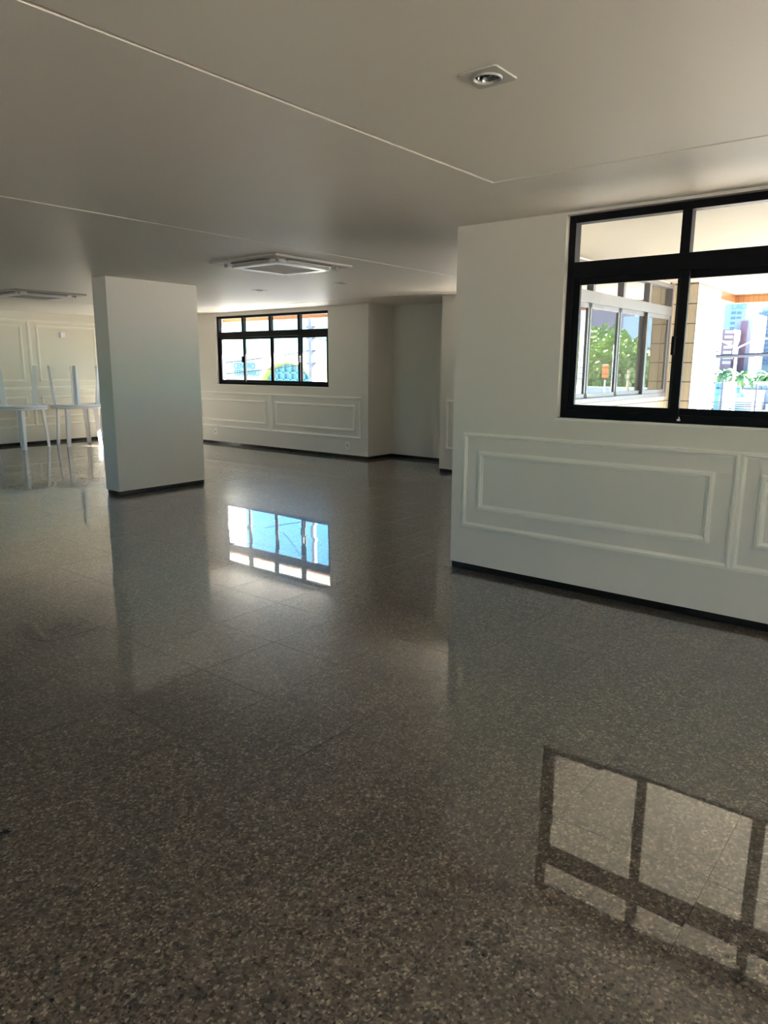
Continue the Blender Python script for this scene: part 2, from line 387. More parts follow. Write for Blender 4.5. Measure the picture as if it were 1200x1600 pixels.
# back wall: two tall frames above, low frames below
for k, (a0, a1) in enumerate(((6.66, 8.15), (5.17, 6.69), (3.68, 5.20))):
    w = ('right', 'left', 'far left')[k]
    moulding_frame(T_(), 'tall outer moulding frame, %s one on the warm-tinted back wall' % w, 'y', 13.85, -1, a0, a1, 1.03, 2.31, .05)
    moulding_frame(T_(), 'tall inner moulding rectangle, %s one on the warm-tinted back wall' % w, 'y', 13.85, -1, a0+.15, a1-.14, 1.165, 2.215, .05)
    moulding_frame(T_(), 'low outer moulding frame, %s one on the warm-tinted back wall' % w, 'y', 13.85, -1, a0, a1, .33, 1.05, .05)
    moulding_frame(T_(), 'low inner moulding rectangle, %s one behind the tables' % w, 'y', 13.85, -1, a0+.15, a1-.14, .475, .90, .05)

# ------------------------------------------------------------------ windows
def window(name, label, axis, face, out, a0, a1, z0, z1, zt, bays=4, fm='black', gm='glass', flip=False, dark=None, front=None):
    """four-bay sliding window with a fixed light over each bay. axis 'x': in a wall normal to x; face = room-side plane of the frame,
    out = direction of the outdoors along that normal"""
    root = struct(empty(name, (0, 0, 0)), label, 'window')
    def B(nm, m, p0, p1, d0, d1, q0, q1, par, bev=.003):
        n0, n1 = sorted((face+out*d0, face+out*d1))
        if axis == 'x': return box(nm, m, n0, n1, p0, p1, q0, q1, par, bev)
        return box(nm, m, p0, p1, n0, n1, q0, q1, par, bev)
    W = 0.045
    bm = bmesh.new()
    def F(p0, p1, d0, d1, q0, q1):
        n0, n1 = sorted((face+out*d0, face+out*d1))
        if axis == 'x': bx(bm, n0, n1, p0, p1, q0, q1, .003)
        else: bx(bm, p0, p1, n0, n1, q0, q1, .003)
    F(a0, a0+W, 0, .08, z0, z1); F(a1-W, a1, 0, .08, z0, z1); F(a0+W, a1-W, 0, .08, z0, z0+.045); F(a0+W, a1-W, 0, .08, z1-W, z1)
    obj('outer_frame', bm, fm, root)
    B('transom', fm, a0+W, a1-W, -.004, .08, zt, zt+.10, root)
    L = (a1-a0)/bays
    for k in range(1, bays):
        B('mullion', fm, a0+L*k-.028, a0+L*k+.028, .002, .07, zt+.10, z1-W, root)
    for k in range(bays):
        lo, hi = max(a0+L*k+(.028 if k else W), 0*a0-99), a0+L*(k+1)-(.028 if k < bays-1 else W)
        n0, n1 = sorted((face+out*.036, face+out*.040))
        # one pane = one face so that its two reflections come from the material
        def pane(p0, p1, q0, q1, d, par, nm='pane'):
            b2 = bmesh.new(); n = face+out*d
            pts = [(n, p0, q0), (n, p1, q0), (n, p1, q1), (n, p0, q1)] if axis == 'x' else [(p0, n, q0), (p1, n, q0), (p1, n, q1), (p0, n, q1)]
            b2.faces.new([b2.verts.new(p) for p in pts])
            return obj(nm, b2, gm, par)
        pane(lo, hi, zt+.10, z1-W, .038, root, 'top_pane')
        # sash
        s0, s1 = a0+L*k-.038, a0+L*(k+1)+.038
        s0, s1 = max(s0, a0+W*.8), min(s1, a1-W*.8)
        d0 = (.012 if k in (0, bays-1) else .044) if front is None else (.044 if k in front else .012)
        sw = .052
        bm = bmesh.new()
        F(s0, s0+sw, d0, d0+.026, z0+.035, zt+.01); F(s1-sw, s1, d0, d0+.026, z0+.035, zt+.01)
        F(s0+sw, s1-sw, d0, d0+.026, z0+.035, z0+.085); F(s0+sw, s1-sw, d0, d0+.026, zt-.04, zt+.01)
        sash = obj('sash', bm, fm, root)
        pane(s0+sw-.005, s1-sw+.005, z0+.08, zt-.035, d0+.013, sash)
        if k == 3 or k == 0:
            e = s0+sw-.008 if k == 3 else s1-sw-.012
            h = B('latch', fm, e, e+.022, d0-.03, d0+.012, z0+.40, z0+.51, sash, .004)
    return root
window('window_1', 'big black aluminium window in the near right wall', 'x', XR+.045, 1, -.76, 2.125, ZS, ZT, 2.05)
window('window_2', 'black four-bay window in the far wall left of the recess', 'x', 8.95+.04, 1, 8.36, 11.25, 1.145, 2.385, 2.00)
window('window_3', 'grey aluminium window seen from outside through the big black window', 'y', 2.82, -1, 5.72, 8.60, ZS, 2.40, 2.06, fm='alu', gm='film', front=(3,))
window('added_window_8', 'window added in the pier wall for daylight, hidden by the near corner', 'x', 8.64, 1, 4.2, 5.55, 1.17, 2.40, 2.04, bays=2)  # hidden window, added to brighten the far half of the hall
window('added_window_4', 'unseen window added in the near wall behind the camera for daylight', 'x', XR+.045, 1, -4.4, -1.5, ZS, ZT, 2.07)  # unseen window, added for more daylight near the camera
for nm, lb, a, f_, o_, p0, p1, q0, q1 in (('added_window_5', 'long unseen window added in the left wall for daylight', 'x', X0-.03, -1, -3.0, -.5, .9, 2.3),
                                      ('added_window_7', 'second unseen window added in the left wall for daylight', 'x', X0-.03, -1, 9.0, 13.0, .9, 2.35),
                                      ('added_window_6', 'wide unseen window added behind the camera for daylight', 'y', Y0-.03, -1, -4.2, 0.5, .10, 2.35)):
    window(nm, lb, a, f_, o_, p0, p1, q0, q1, q1-.4)  # these three are out of view, added as daylight fill
# pale interior sills / reveals are the wall itself; a thin sill board closes each
box_s = struct(box('trim_sill_near', 'mould', XR-.004, XR+.06, -.78, 2.14, ZS-.018, ZS, None, .003), 'pale sill under the big black window', 'window sill')
box_s.name = 'trim_90'
box_s = struct(box('trim_91', 'mould', 8.946, 9.02, 8.34, 11.27, 1.127, 1.145, None, .003), 'pale sill under the far black window', 'window sill')
# glazed door hidden behind the column, its daylight reaches the back wall
d = struct(empty('door_1'), 'glazed door to the balcony hidden behind the column', 'door')
bm = bmesh.new()
for a in (12.45, 13.30): bx(bm, 8.99, 9.05, a, a+.05, .06, 2.15)
bx(bm, 8.99, 9.05, 12.5, 13.3, 2.10, 2.15); bx(bm, 8.99, 9.05, 12.5, 13.3, .06, .14)
obj('door_frame', bm, 'black', d)
bm = bmesh.new(); bm.faces.new([bm.verts.new(p) for p in ((9.02, 12.5, .14), (9.02, 13.3, .14), (9.02, 13.3, 2.10), (9.02, 12.5, 2.10))])
obj('pane', bm, 'glass', d)

# small latch key on the near sill
bm = bmesh.new(); bx(bm, XR+.036, XR+.046, 1.345, 1.365, ZS+.012, ZS+.024, .002); bx(bm, XR+.037, XR+.043, 1.350, 1.356, ZS+.022, ZS+.038, .001)
tag(obj('window_catch', bm, 'plastic'), 'tiny pale catch on the bottom rail of the big black window', 'catch')

# ------------------------------------------------------------------ ceiling downlights
def downlight(x, y, label):
    r = tag(empty('ceiling_downlight', (x, y, H)), label, 'ceiling light', 'square recessed ceiling downlights')
    s, rr = .076, .048
    bm = bmesh.new()   # square plate with a round hole
    seg = 48
    def ring(rad, z, sq=False):
        o = []
        for k in range(seg):
            t = 2*PI*(k+.5)/seg; c, q = math.cos(t), math.sin(t)
            if sq:
                f = rad/max(abs(c), abs(q)); o.append(bm.verts.new((c*f, q*f, z)))
            else: o.append(bm.verts.new((c*rad, q*rad, z)))
        return o
    rings = [ring(s, 0, True), ring(s, -.003, True), ring(s-.002, -.005, True), ring(rr+.004, -.005), ring(rr, -.004), ring(rr, .02)]
    for A, B in zip(rings, rings[1:]):
        for k in range(seg): bm.faces.new((A[k], A[(k+1) % seg], B[(k+1) % seg], B[k]))
    obj('plate', bm, 'lampwhite', r)
    bm = bmesh.new(); lathe(bm, [(.052, .0), (.051, -.006), (.047, -.011), (.043, -.009), (.041, -.002), (.041, .012)]); obj('trim_ring', bm, 'lampwhite', r, True)
    bm = bmesh.new(); lathe(bm, [(.041, -.001), (.039, .006), (.032, .016), (.016, .042)]); obj('reflector', bm, 'chrome', r, True)
    bm = bmesh.new(); lathe(bm, [(.0, -.002), (.012, .000), (.021, .006), (.024, .016), (.016, .044)]); obj('bulb', bm, 'smoke', r, True)
    bm = bmesh.new(); bx(bm, -.035, .035, -.035, .035, .044, .06); obj('housing', bm, 'slot', r)
    return r
downlight(*DL[0], 'square recessed downlight nearest the camera, above the big window side')
downlight(*DL[1], 'small square downlight in the far ceiling, left of the pair behind the AC unit')
downlight(*DL[2], 'small square downlight in the far ceiling, right of the pair behind the AC unit')

# ------------------------------------------------------------------ ceiling cassette air conditioners
def rounded(bm, hx, hy, cut, z):
    """octagon-like panel outline with eased corners"""
    p = []
    for sx, sy in ((1, 1), (-1, 1), (-1, -1), (1, -1)):
        for t in ([0, .35, .65, 1] if sx*sy > 0 else [1, .65, .35, 0]):
            a = t*PI/2
            p.append(bm.verts.new((sx*(hx-cut+cut*math.cos(a)), sy*(hy-cut+cut*math.sin(a)), z)))
    return p
def cassette():
    r = empty('ceiling_air_conditioner')
    bm = bmesh.new(); bx(bm, -.50, .50, -.455, .455, -.022, 0, .006); obj('cover_plate', bm, 'acwhite', r)
    bm = bmesh.new()     # raised ring
    A = [rounded(bm, .37, .335, .07, -.020), rounded(bm, .37, .335, .07, -.046), rounded(bm, .355, .32, .06, -.056), rounded(bm, .285, .25, .02, -.058), rounded(bm, .275, .24, .015, -.050)]
    for P, Q in zip(A, A[1:]):
        n = len(P)
        for k in range(n): bm.faces.new((P[k], P[(k+1) % n], Q[(k+1) % n], Q[k]))
    obj('panel_ring', bm, 'acring', r)
    bm = bmesh.new(); bx(bm, -.278, .278, -.243, .243, -.052, -.024)
    g = obj('intake_grille', bm, 'acgrille', r)
    bm = bmesh.new()
    for k in range(17): bx(bm, -.262, .262, -.232+k*.0283, -.232+k*.0283+.016, -.055, -.050)
    obj('slats', bm, 'acgrille', g)
    for sx, sy in ((1, 0), (-1, 0), (0, 1), (0, -1)):
        bm = bmesh.new()
        if sx: x = sorted((sx*.376, sx*.415)); bx(bm, x[0], x[1], -.25, .25, -.026, -.018)
        else: y = sorted((sy*.341, sy*.38)); bx(bm, -.28, .28, y[0], y[1], -.026, -.018)
        s = obj('air_outlet', bm, 'slot', r)
        bm = bmesh.new()
        if sx: x = sorted((sx*.380, sx*.398)); bx(bm, x[0], x[1], -.24, .24, -.046, -.024, .003)
        else: y = sorted((sy*.345, sy*.363)); bx(bm, -.27, .27, y[0], y[1], -.046, -.024, .003)
        obj('louvre', bm, 'acwhite', s)
    for sx in (1, -1):
        for sy in (1, -1):
            bm = bmesh.new(); tube(bm, (sx*.385, sy*.35, -.05), (sx*.385, sy*.35, -.018), .016, seg=12); obj('corner_clip', bm, 'acgrille', r)
    return r
ac = cassette(); ac.location = (5.02, 5.28, H); tag(ac, 'square ceiling cassette air conditioner right of the free-standing column', 'air conditioner', 'ceiling cassette air conditioners')
ac2 = copy_tree(ac); ac2.location = (5.05, 10.19, H); ac2['label'] = 'square ceiling cassette air conditioner cut by the left photo edge, above the stacked tables'

# ------------------------------------------------------------------ stacked round tables
RT_ = 0.455
def make_table():
    r = empty('round_table')
    bm = bmesh.new(); lathe(bm, [(0, .735), (RT_-.03, .735), (RT_-.006, .732), (RT_, .724), (RT_, .703), (RT_-.008, .697), (RT_-.014, .697), (RT_-.02, .715), (0, .715)], 64)
    obj('tabletop', bm, 'plastic', r, False)
    for sx in (1, -1):
        for sy in (1, -1):
            bm = bmesh.new()
            def sec(cx, cy, w, z, t=.008):   # L section opening to the table centre
                pts = [(0, 0), (-w, 0), (-w, -t), (-t, -t), (-t, -w), (0, -w)]
                return [bm.verts.new((sx*(cx+p[0]), sy*(cy+p[1]), z)) for p in pts]
            A = sec(.318, .318, .060, 0, .010); B = sec(.300, .300, .068, .35, .010); D = sec(.285, .285, .085, .716, .010)
            for P, Q in ((A, B), (B, D)):
                for k in range(6): bm.faces.new((P[k], P[(k+1) % 6], Q[(k+1) % 6], Q[k]))
            bm.faces.new(A); bm.faces.new(D)
            obj('leg', bm, 'plastic', r)
    return r
G_T = 'white plastic tables stacked before the back wall'
tb = make_table(); tb.location = (6.17, 13.36, 0); tb.rotation_euler.z = math.radians(22)
tag(tb, 'white plastic round table standing upright, left stack cut by the left photo edge', 'table', G_T)
for (x, y, a, up, dz, lb) in ((6.17, 13.36, -25, False, .735, 'white plastic round table lying upside down on the left stack, legs up'),
                         (7.11, 13.12, -10, True, 0, 'white plastic round table standing upright in the second stack from the left'),
                         (7.11, 13.12, 20, False, .735, 'white plastic round table upside down on the second stack from the left'),
                         (8.04, 13.12, 8, True, 0, 'white plastic round table standing upright, mostly hidden by the column'),
                         (8.04, 13.12, 8, False, .735, 'white plastic round table upside down, mostly hidden by the column')):
    c = copy_tree(tb)
    c.location = (x, y, dz + (0 if up else .735)); c.rotation_euler = (0 if up else PI, 0, math.radians(a)); c['label'] = lb

# ------------------------------------------------------------------ small things on the walls and the floor
bm = bmesh.new(); bx(bm, 7.265, 7.355, 13.79, 13.85, 2.005, 2.095, .004)
tag(obj('wall_box', bm, 'plastic'), 'small white square box high on the back wall', 'wall box')
def outlet(y, z, label):
    r = tag(empty('power_outlet', (8.95, y, z)), label, 'power outlet', 'white power outlets under the far window')
    bm = bmesh.new(); bx(bm, -.010, 0, -.037, .037, -.058, .058, .004); obj('cover_plate', bm, 'plastic', r)
    bm = bmesh.new(); bx(bm, -.0115, -.009, -.018, .018, -.026, .026, .001); s = obj('socket', bm, 'acwhite', r)
    bm = bmesh.new()
    for q in (-.010, 0, .010): tube(bm, (-.0125, q, .0 if q else .004), (-.011, q, .0 if q else .004), .0022, seg=8)
    obj('pin_holes', bm, 'slot', s)
outlet(7.935, .205, 'white power outlet low on the far wall, below the right moulding frame')
outlet(11.35, .235, 'white power outlet low on the far wall, beside the column edge')
bm = bmesh.new()
c0 = Vector((0.878, 2.278, .004))
for a, l in ((.5, .016), (1.9, .014), (2.9, .03), (4.1, .014), (5.3, .016)):
    tube(bm, c0, c0+Vector((math.cos(a)*l, math.sin(a)*l, 0)), .0035, .002, 8)
tube(bm, c0-Vector((0, 0, .004)), c0+Vector((0, 0, .003)), .006, .004, 10)
tag(obj('plastic_scrap', bm, 'black'), 'tiny black star-shaped scrap lying on the granite floor at the left edge', 'scrap')

# ------------------------------------------------------------------ the balcony outside
SF = 2.43
bm = bmesh.new()
bx(bm, XR+.15, 10.6, Y0-3, 2.79, SF, 2.9); bx(bm, X0-.2, XR+.15, Y0-3, Y0-.15, SF, 2.9); bx(bm, 8.75, 10.6, 2.79, 5.72, SF, 2.9); bx(bm, 9.10, 9.76, 7.65, 16.0, SF, 2.9)
sof = struct(obj('trim_balcony_soffit', bm, 'soffit'), 'cream painted balcony soffit outside the windows', 'soffit'); sof.name = 'trim_92'
struct(box('trim_98', 'brick_y', 9.72, 9.78, 5.72, 16.0, 2.34, SF), 'orange brick edge beam outside the far window', 'edge beam')
struct(box('trim_93', 'brick_y', 10.52, 10.62, -8, 5.72, 2.325, SF), 'orange brick edge beam along the balcony soffit', 'edge beam')
struct(box('trim_94', 'brick_x', 9.68, 10.52, 2.56, 2.70, 2.325, SF), 'short orange brick beam from the tiled pillar to the balcony edge', 'edge beam')
def deck(name, x0, x1, y0, y1, lb):
    struct(box(name, 'deck', x0, x1, y0, y1, -.25, -.03), lb, 'balcony floor')
struct(box('wall_lower_storeys_far', 'white', 0, 9.8, 5.72, 16, -5.0, -.26), 'pale storeys below the far end of the hall', 'wall')
deck('floor_bounce_terrace', X0-1, 10.7, -13, -6, 'pale tiled terrace floor added behind the camera to bounce sunlight')  # unseen terrace added to bounce sun up to the ceiling, strip below too
deck('floor_bounce_terrace_strip', X0-1, XR+.15, -6, Y0-.15, 'strip of pale tiled terrace floor added behind the camera to bounce sunlight')
deck('floor_balcony', XR+.15, 10.7, -6, 2.79, 'pale tiled balcony floor outside the near window')
deck('floor_balcony_side', 9.1, 9.8, 7.65, 16, 'pale tiled balcony floor outside the far window')
deck('floor_balcony_link', 8.75, 10.7, 2.79, 5.72, 'pale tiled balcony floor outside the far window')
struct(box('wall_balcony_parapet_far', 'soffit', 9.7, 9.8, 5.72, 16, -.03, .50), 'low balcony parapet outside the far window', 'parapet')
struct(box('wall_balcony_parapet', 'soffit', 10.6, 10.7, -6, 5.72, -.03, .35), 'low balcony parapet outside the windows', 'parapet')
# tiled pillars
bm = bmesh.new(); bx(bm, 8.73, 9.68, 2.52, 2.79, -.03, SF); pl = obj('tiled_pillar', bm, 'tile_x')
tag(pl, 'cream tiled pillar at the end of the grey window on the balcony', 'pillar', kind='structure')
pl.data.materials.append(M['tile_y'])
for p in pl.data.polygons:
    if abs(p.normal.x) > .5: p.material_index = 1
bm = bmesh.new(); bx(bm, 9.30, 9.70, 11.95, 12.30, -.03, SF); pl = obj('tiled_pillar', bm, 'tile_y')
tag(pl, 'cream tiled pillar outside the far window, at its upper left pane', 'pillar', kind='structure')
# tile cladding of the outer walls beside and under the grey window
bm = bmesh.new()
bx(bm, XR+.15, 8.73, 2.772, 2.79, -.03, ZS-.03); bx(bm, XR+.15, 5.71, 2.772, 2.79, ZS-.03, SF); bx(bm, 8.60, 8.73, 2.772, 2.79, ZS-.03, SF)
struct(obj('trim_96', bm, 'tile_x'), 'upright cream wall tiles around the grey window', 'wall tiles')
struct(box('trim_97', 'soffit', 5.70, 8.50, 2.73, 2.80, ZS-.04, ZS, None, .004), 'pale stone sill of the grey window', 'window sill')

# ------------------------------------------------------------------ the street, far buildings
bm = bmesh.new(); bx(bm, -300, 900, -600, 700, -5.2, -5.0)
tag(obj('ground', bm, 'asphalt'), 'pale grey street ground below the windows', 'ground', kind='structure')
GZ = -5.0
struct(box('wall_lower_storeys', 'white', X0-.15, 10.7, -6, 5.72, GZ, -.26), 'pale storeys of the building below the hall', 'wall')
win_mesh = {}
def winobj(parent, x, y, z, w, h, m='dkwin', nm='window'):
    k = (round(w, 2), round(h, 2), m)
    if k not in win_mesh:
        bm = bmesh.new(); bx(bm, -.15, .05, -w/2, w/2, -h/2, h/2)
        me = bpy.data.meshes.new('window'); bm.to_mesh(me); bm.free(); me.materials.append(M[m]); win_mesh[k] = me
    o = bpy.data.objects.new(nm, win_mesh[k]); COL.objects.link(o); o.location = (x, y, z); o.parent = parent
def block(name, m, x, y0, y1, z1, depth, parent=None, z0=GZ): return box(name, m, x, x+depth, y0, y1, z0, z1, parent)
def word(txt, size, m, loc, parent):
    """lettering that faces -x, one object for each letter"""
    dg = bpy.context.evaluated_depsgraph_get()
    def mesh_of(t):
        cu = bpy.data.curves.new('lettering', 'FONT'); cu.body = t; cu.size = size; cu.extrude = .02*size; cu.offset = .012*size
        o = bpy.data.objects.new('tmp', cu); COL.objects.link(o); dg.update()
        me = bpy.data.meshes.new_from_object(o.evaluated_get(dg)); bpy.data.objects.remove(o); return me
    def right(t): return max(v.co.x for v in mesh_of(t).vertices)
    for k, ch in enumerate(txt):
        if ch == ' ': continue
        me = mesh_of(ch); me.materials.clear(); me.materials.append(M[m])
        off = right(txt[:k+1])-max(v.co.x for v in me.vertices)
        q = bpy.data.objects.new('letter', me); COL.objects.link(q); q.rotation_euler = (PI/2, 0, -PI/2)
        q.location = (loc[0], loc[1]-off, loc[2]); q.parent = parent
XB = 380.0
def F(px, py, X=XB): return far(px, py, X)
# pale blue tower with lettering
b = tag(empty('apartment_tower'), 'pale blue tower block with rooftop lettering just right of the tiled pillar', 'building')
yl, yr = F(1133, 480).y, F(1167, 480).y
block('body', 'paleblue', XB, yr, yl, F(1145, 472).z, 20, b)
for r_ in range(9):
    for px in (1145, 1154):
        winobj(b, XB, F(px, 500).y, F(px, 489+r_*8).z, 2.0, 1.3)
word('LACE ERRAT', 3.4, 'letter', (XB-.3, F(1142.5, 484).y, F(1142, 484).z), b)
b = tag(empty('apartment_tower'), 'mauve brick block low beside the tiled pillar', 'building')
XM = 325.0
block('body', 'mauve', XM, F(1144.5, 540, XM).y, F(1127, 540, XM).y, F(1136, 515, XM).z, 12, b)
for r_ in range(7):
    for px in (1133, 1137.5, 1142): winobj(b, XM, F(px, 540, XM).y, F(px, 518.5+r_*8, XM).z, 1.0, 1.2, 'white')
b = tag(empty('apartment_tower'), 'lilac block with a tall mauve stripe behind the street lamp', 'building')
XM = 340.0
block('body', 'lilac', XM, F(1175, 540, XM).y, F(1145, 540, XM).y, F(1160, 498, XM).z, 9, b)
block('stripe', 'mauve', XM-.6, F(1165, 540, XM).y, F(1155, 540, XM).y, F(1160, 502, XM).z, 1, b)
b = tag(empty('apartment_tower'), 'slim white tower with a pink strip between the lilac and striped blocks', 'building')
XM = 320.0
block('body', 'white', XM, F(1181, 540, XM).y, F(1172, 540, XM).y, F(1176, 492, XM).z, 14, b)
block('pink_strip', 'pink', XM-.5, F(1180, 540, XM).y, F(1177, 540, XM).y, F(1176, 500, XM).z, 1, b, F(1176, 533, XM).z)
block('roof_tank', 'white', XM, F(1177.5, 540, XM).y, F(1170, 540, XM).y, F(1176, 474, XM).z, 8, b, F(1176, 486, XM).z)
b = tag(empty('apartment_tower'), 'wide pale block with blue balcony bands at the right edge of the window', 'building')
XM = 352.0
block('body', 'paleblue', XM, F(1330, 540, XM).y, F(1180, 540, XM).y, F(1195, 481, XM).z, 20, b)
for r_ in range(11):
    zc = F(1190, 490+r_*7.7, XM).z
    bn = box('balcony_band', 'band', XM-1.2, XM, F(1330, 540, XM).y, F(1182, 540, XM).y, zc-.75, zc+.75, b)
    for px in (1187, 1190.5, 1195, 1198.5): winobj(bn, XM-1.25, F(px, 540, XM).y, zc, .8, .9)
# mid-distance low buildings
def shop(name, m, x, pxl, pxr, pyt, lb, cat='building', extras=()):
    b = tag(empty(name), lb, cat)
    block('body', m, x, far(pxr, 600, x).y, far(pxl, 600, x).y, far(pxl, pyt, x).z, 8, b)
    for (nm, mm, a, c, t, bt) in extras:
        block(nm, mm, x-.3, far(c, 600, x).y, far(a, 600, x).y, far(a, t, x).z, .4, b, far(a, bt, x).z)
    return b
shop('shop', 'cyan', 110, 1118, 1129, 598, 'bright blue shop beside the tiled pillar behind the dark pole', extras=[('sign_board', 'blue', 1119, 1129, 599, 609), ('door_panel', 'white', 1122, 1125, 605, 607), ('shutter', 'cyan', 1119, 1127, 617, 634)])
shop('shop', 'white', 120, 1137, 1178, 611, 'white shop with blue sign boards behind the white street lamp', extras=[('sign_board', 'blue', 1143, 1158, 605, 614), ('sign_board', 'cyan', 1138, 1143, 606, 620), ('wall_panel', 'blue', 1144, 1148, 618, 622), ('wall_panel', 'lilac', 1150, 1156, 617, 622), ('round_sign', 'tealwin', 1160, 1164, 616, 621)])
shop('house', 'white', 150, 1162, 1188, 593, 'low white house with dark windows among the palms', extras=[('window', 'dkwin', 1164, 1167, 598, 602), ('window', 'dkwin', 1169, 1174, 597, 602), ('window', 'dkwin', 1164, 1174, 606, 610)])
shop('house', 'lilac', 130, 1177, 1240, 598, 'pale lilac low building at the right edge of the window', extras=[('roof_edge', 'white', 1177, 1240, 596, 599), ('window', 'dkwin', 1184, 1190, 604, 609), ('window', 'dkwin', 1193, 1199, 604, 609)])

def tree(x, y, zc, rad, lm, label, n=5200, leaf=.24, squash=.8, name='tree'):
    t = tag(empty(name, (x, y, GZ)), label, 'tree')
    bm = bmesh.new(); tube(bm, (0, 0, 0), (.1, 0, zc-GZ), .22, .12, 8)
    for k in range(4):
        a = k*1.6; tube(bm, (.05, 0, (zc-GZ)*.6), (math.cos(a)*rad*.6, math.sin(a)*rad*.6, zc-GZ), .09, .03, 6)
    obj('trunk', bm, 'bark', t)
    bm = bmesh.new(); rnd = random.Random(int(x*7+y*13))
    lobes = [(Vector((rnd.uniform(-.6, .6)*rad, rnd.uniform(-.6, .6)*rad, rnd.uniform(-.45, .5)*rad*squash)), rad*rnd.uniform(.4, .62)) for _ in range(11)]
    for _ in range(n):
        c, rr = rnd.choice(lobes)
        d = Vector((rnd.gauss(0, 1), rnd.gauss(0, 1), rnd.gauss(0, 1))).normalized()
        p = c+d*rr*rnd.uniform(.75, 1.05)+Vector((0, 0, zc-GZ))
        u = Vector((rnd.gauss(0, 1), rnd.gauss(0, 1), rnd.gauss(0, 1))).normalized(); v = u.orthogonal().normalized()
        s = leaf*rnd.uniform(.5, 1.1)
        bm.faces.new([bm.verts.new(p+u*s), bm.verts.new(p+v*s*.5), bm.verts.new(p-u*s), bm.verts.new(p-v*s*.5)])
    obj('foliage', bm, lm, t)
    return t
def palm(x, y, zt, L, label):
    t = tag(empty('palm_tree', (x, y, GZ)), label, 'palm tree', 'palms in front of the tower blocks')
    bm = bmesh.new(); tube(bm, (0, 0, 0), (0, 0, zt-GZ), .3, .18, 8); obj('trunk', bm, 'bark', t)
    bm = bmesh.new(); rnd = random.Random(int(x+y*3))
    for k in range(22):
        a = k*2.4; el = rnd.uniform(-.3, 1.2); prev = Vector((0, 0, zt-GZ)); side = Vector((-math.sin(a), math.cos(a), 0))
        for s in range(7):
            e = el-s*.27
            nx = prev+Vector((math.cos(a)*math.cos(e), math.sin(a)*math.cos(e), math.sin(e)))*L/7
            w = L*.13*math.sin(PI*(s+.6)/7.4)
            for sg in (1, -1):
                bm.faces.new([bm.verts.new(prev), bm.verts.new(nx), bm.verts.new(nx+side*sg*w-Vector((0, 0, w*.6))), bm.verts.new(prev+side*sg*w-Vector((0, 0, w*.6)))])
            prev = nx
    obj('fronds', bm, 'palm', t)
for px, py, X, L, lb in ((1131, 583, 135, 3.2, 'palm crown beside the tiled pillar, above the blue shop'), (1156, 588, 128, 3.6, 'bushy palm right of the street lamp pole'),
                      (1148, 596, 140, 2.6, 'low palm left of the street lamp pole'), (1186, 592, 140, 3.2, 'palm before the wide banded block'),
                      (1201, 589, 132, 3.4, 'palm cut by the right edge of the window'), (1139, 598, 150, 2.6, 'small palm behind the blue shop signs')):
    p = far(px, py, X); palm(p.x, p.y, p.z, L*.8, lb)

def pole(name, label, x, y, z1, r0, r1, m, arms=(), group=None, cat='pole'):
    t = tag(empty(name, (x, y, GZ)), label, cat, group)
    bm = bmesh.new(); tube(bm, (0, 0, 0), (0, 0, z1-GZ), r0, r1, 12); obj('pole', bm, m, t)
    return t
# white two-armed street lamp
p = far(1151, 543, 45)
t = pole('street_lamp', 'white two-armed street lamp before the tower blocks', 45, p.y, p.z, .085, .07, 'polew', cat='street lamp')
for s in (1, -1):
    bm = bmesh.new(); tube(bm, (0, 0, p.z-GZ-.05), (0, s*.95, p.z-GZ+.45), .05, .035, 8); a = obj('arm', bm, 'polew', t)
    bm = bmesh.new(); bx(bm, -.12, .12, min(s*.92, s*1.5), max(s*.92, s*1.5), p.z-GZ+.42, p.z-GZ+.50, .02); obj('lamp_head', bm, 'polew', a)
p = far(1130, 593, 60); pole('utility_pole', 'dark thin utility pole beside the blue shop', 60, p.y, p.z, .13, .10, 'poled')
p = far(1199, 632, 40); pole('bollard_post', 'short white post at the right edge of the window', 40, p.y, p.z, .07, .07, 'polew')
p = far(1183, 600, 60); pole('utility_pole', 'slim dark pole before the lilac low building', 60, p.y, p.z, .09, .07, 'poled')

def cable(p0, p1, sag, r, label, group=None):
    p0, p1 = Vector(p0), Vector(p1); bm = bmesh.new(); n = 10; pr = None
    for k in range(n+1):
        t = k/n; q = p0.lerp(p1, t)-Vector((0, 0, sag*4*t*(1-t)))
        if pr is not None: tube(bm, pr, q, r, seg=6, cap=False)
        pr = q
    return tag(obj('power_line', bm, 'wire'), label, 'cable', group)
GL = 'thin wires above the street'
a, b_ = far(1100, 558, 22), far(1290, 547, 22); cable(a, b_, .02, .05, 'thick dark cable crossing before the tower blocks')
for k, (ya, yb) in enumerate(((627.5, 630), (630.5, 634), (634, 636), (637, 641), (641, 643), (606, 608))):
    cable(far(1095, ya, 30), far(1290, yb, 30), .02, .016 if k < 5 else .012, ('highest of the wires low in the big window', 'second of the low wires in the big window', 'third of the low wires in the big window', 'fourth of the low wires in the big window', 'lowest of the wires in the big window', 'thin wire crossing the shop roofs in the big window')[k], GL)

# ------------------------------------------------------------------ outside the far window
XA = 50.0
b = tag(empty('clinic_building'), 'white building with the word CENTRO in teal letters outside the far window', 'building')
def A(px, py, X=XA): return far(px, py, X)
block('body', 'white', XA, A(409, 560).y, A(352, 560).y, A(380, 556).z, 3, b)
word('CENTRO', .82, 'teal', (XA-.2, A(367.5, 576).y, A(367.5, 576).z), b)
word('TERINÁRIO', .78, 'teal', (XA-.2, A(367.5, 586.5).y, A(367.5, 586.5).z), b)
# white tower seen in the floor
tw = tag(empty('white_tower'), 'tall plain white building outside the left panes of the far window', 'building')
XW = 70.0
block('body', 'white', XW, A(376, 560, XW+5).y, A(300, 560, XW).y, 30, 5, tw)
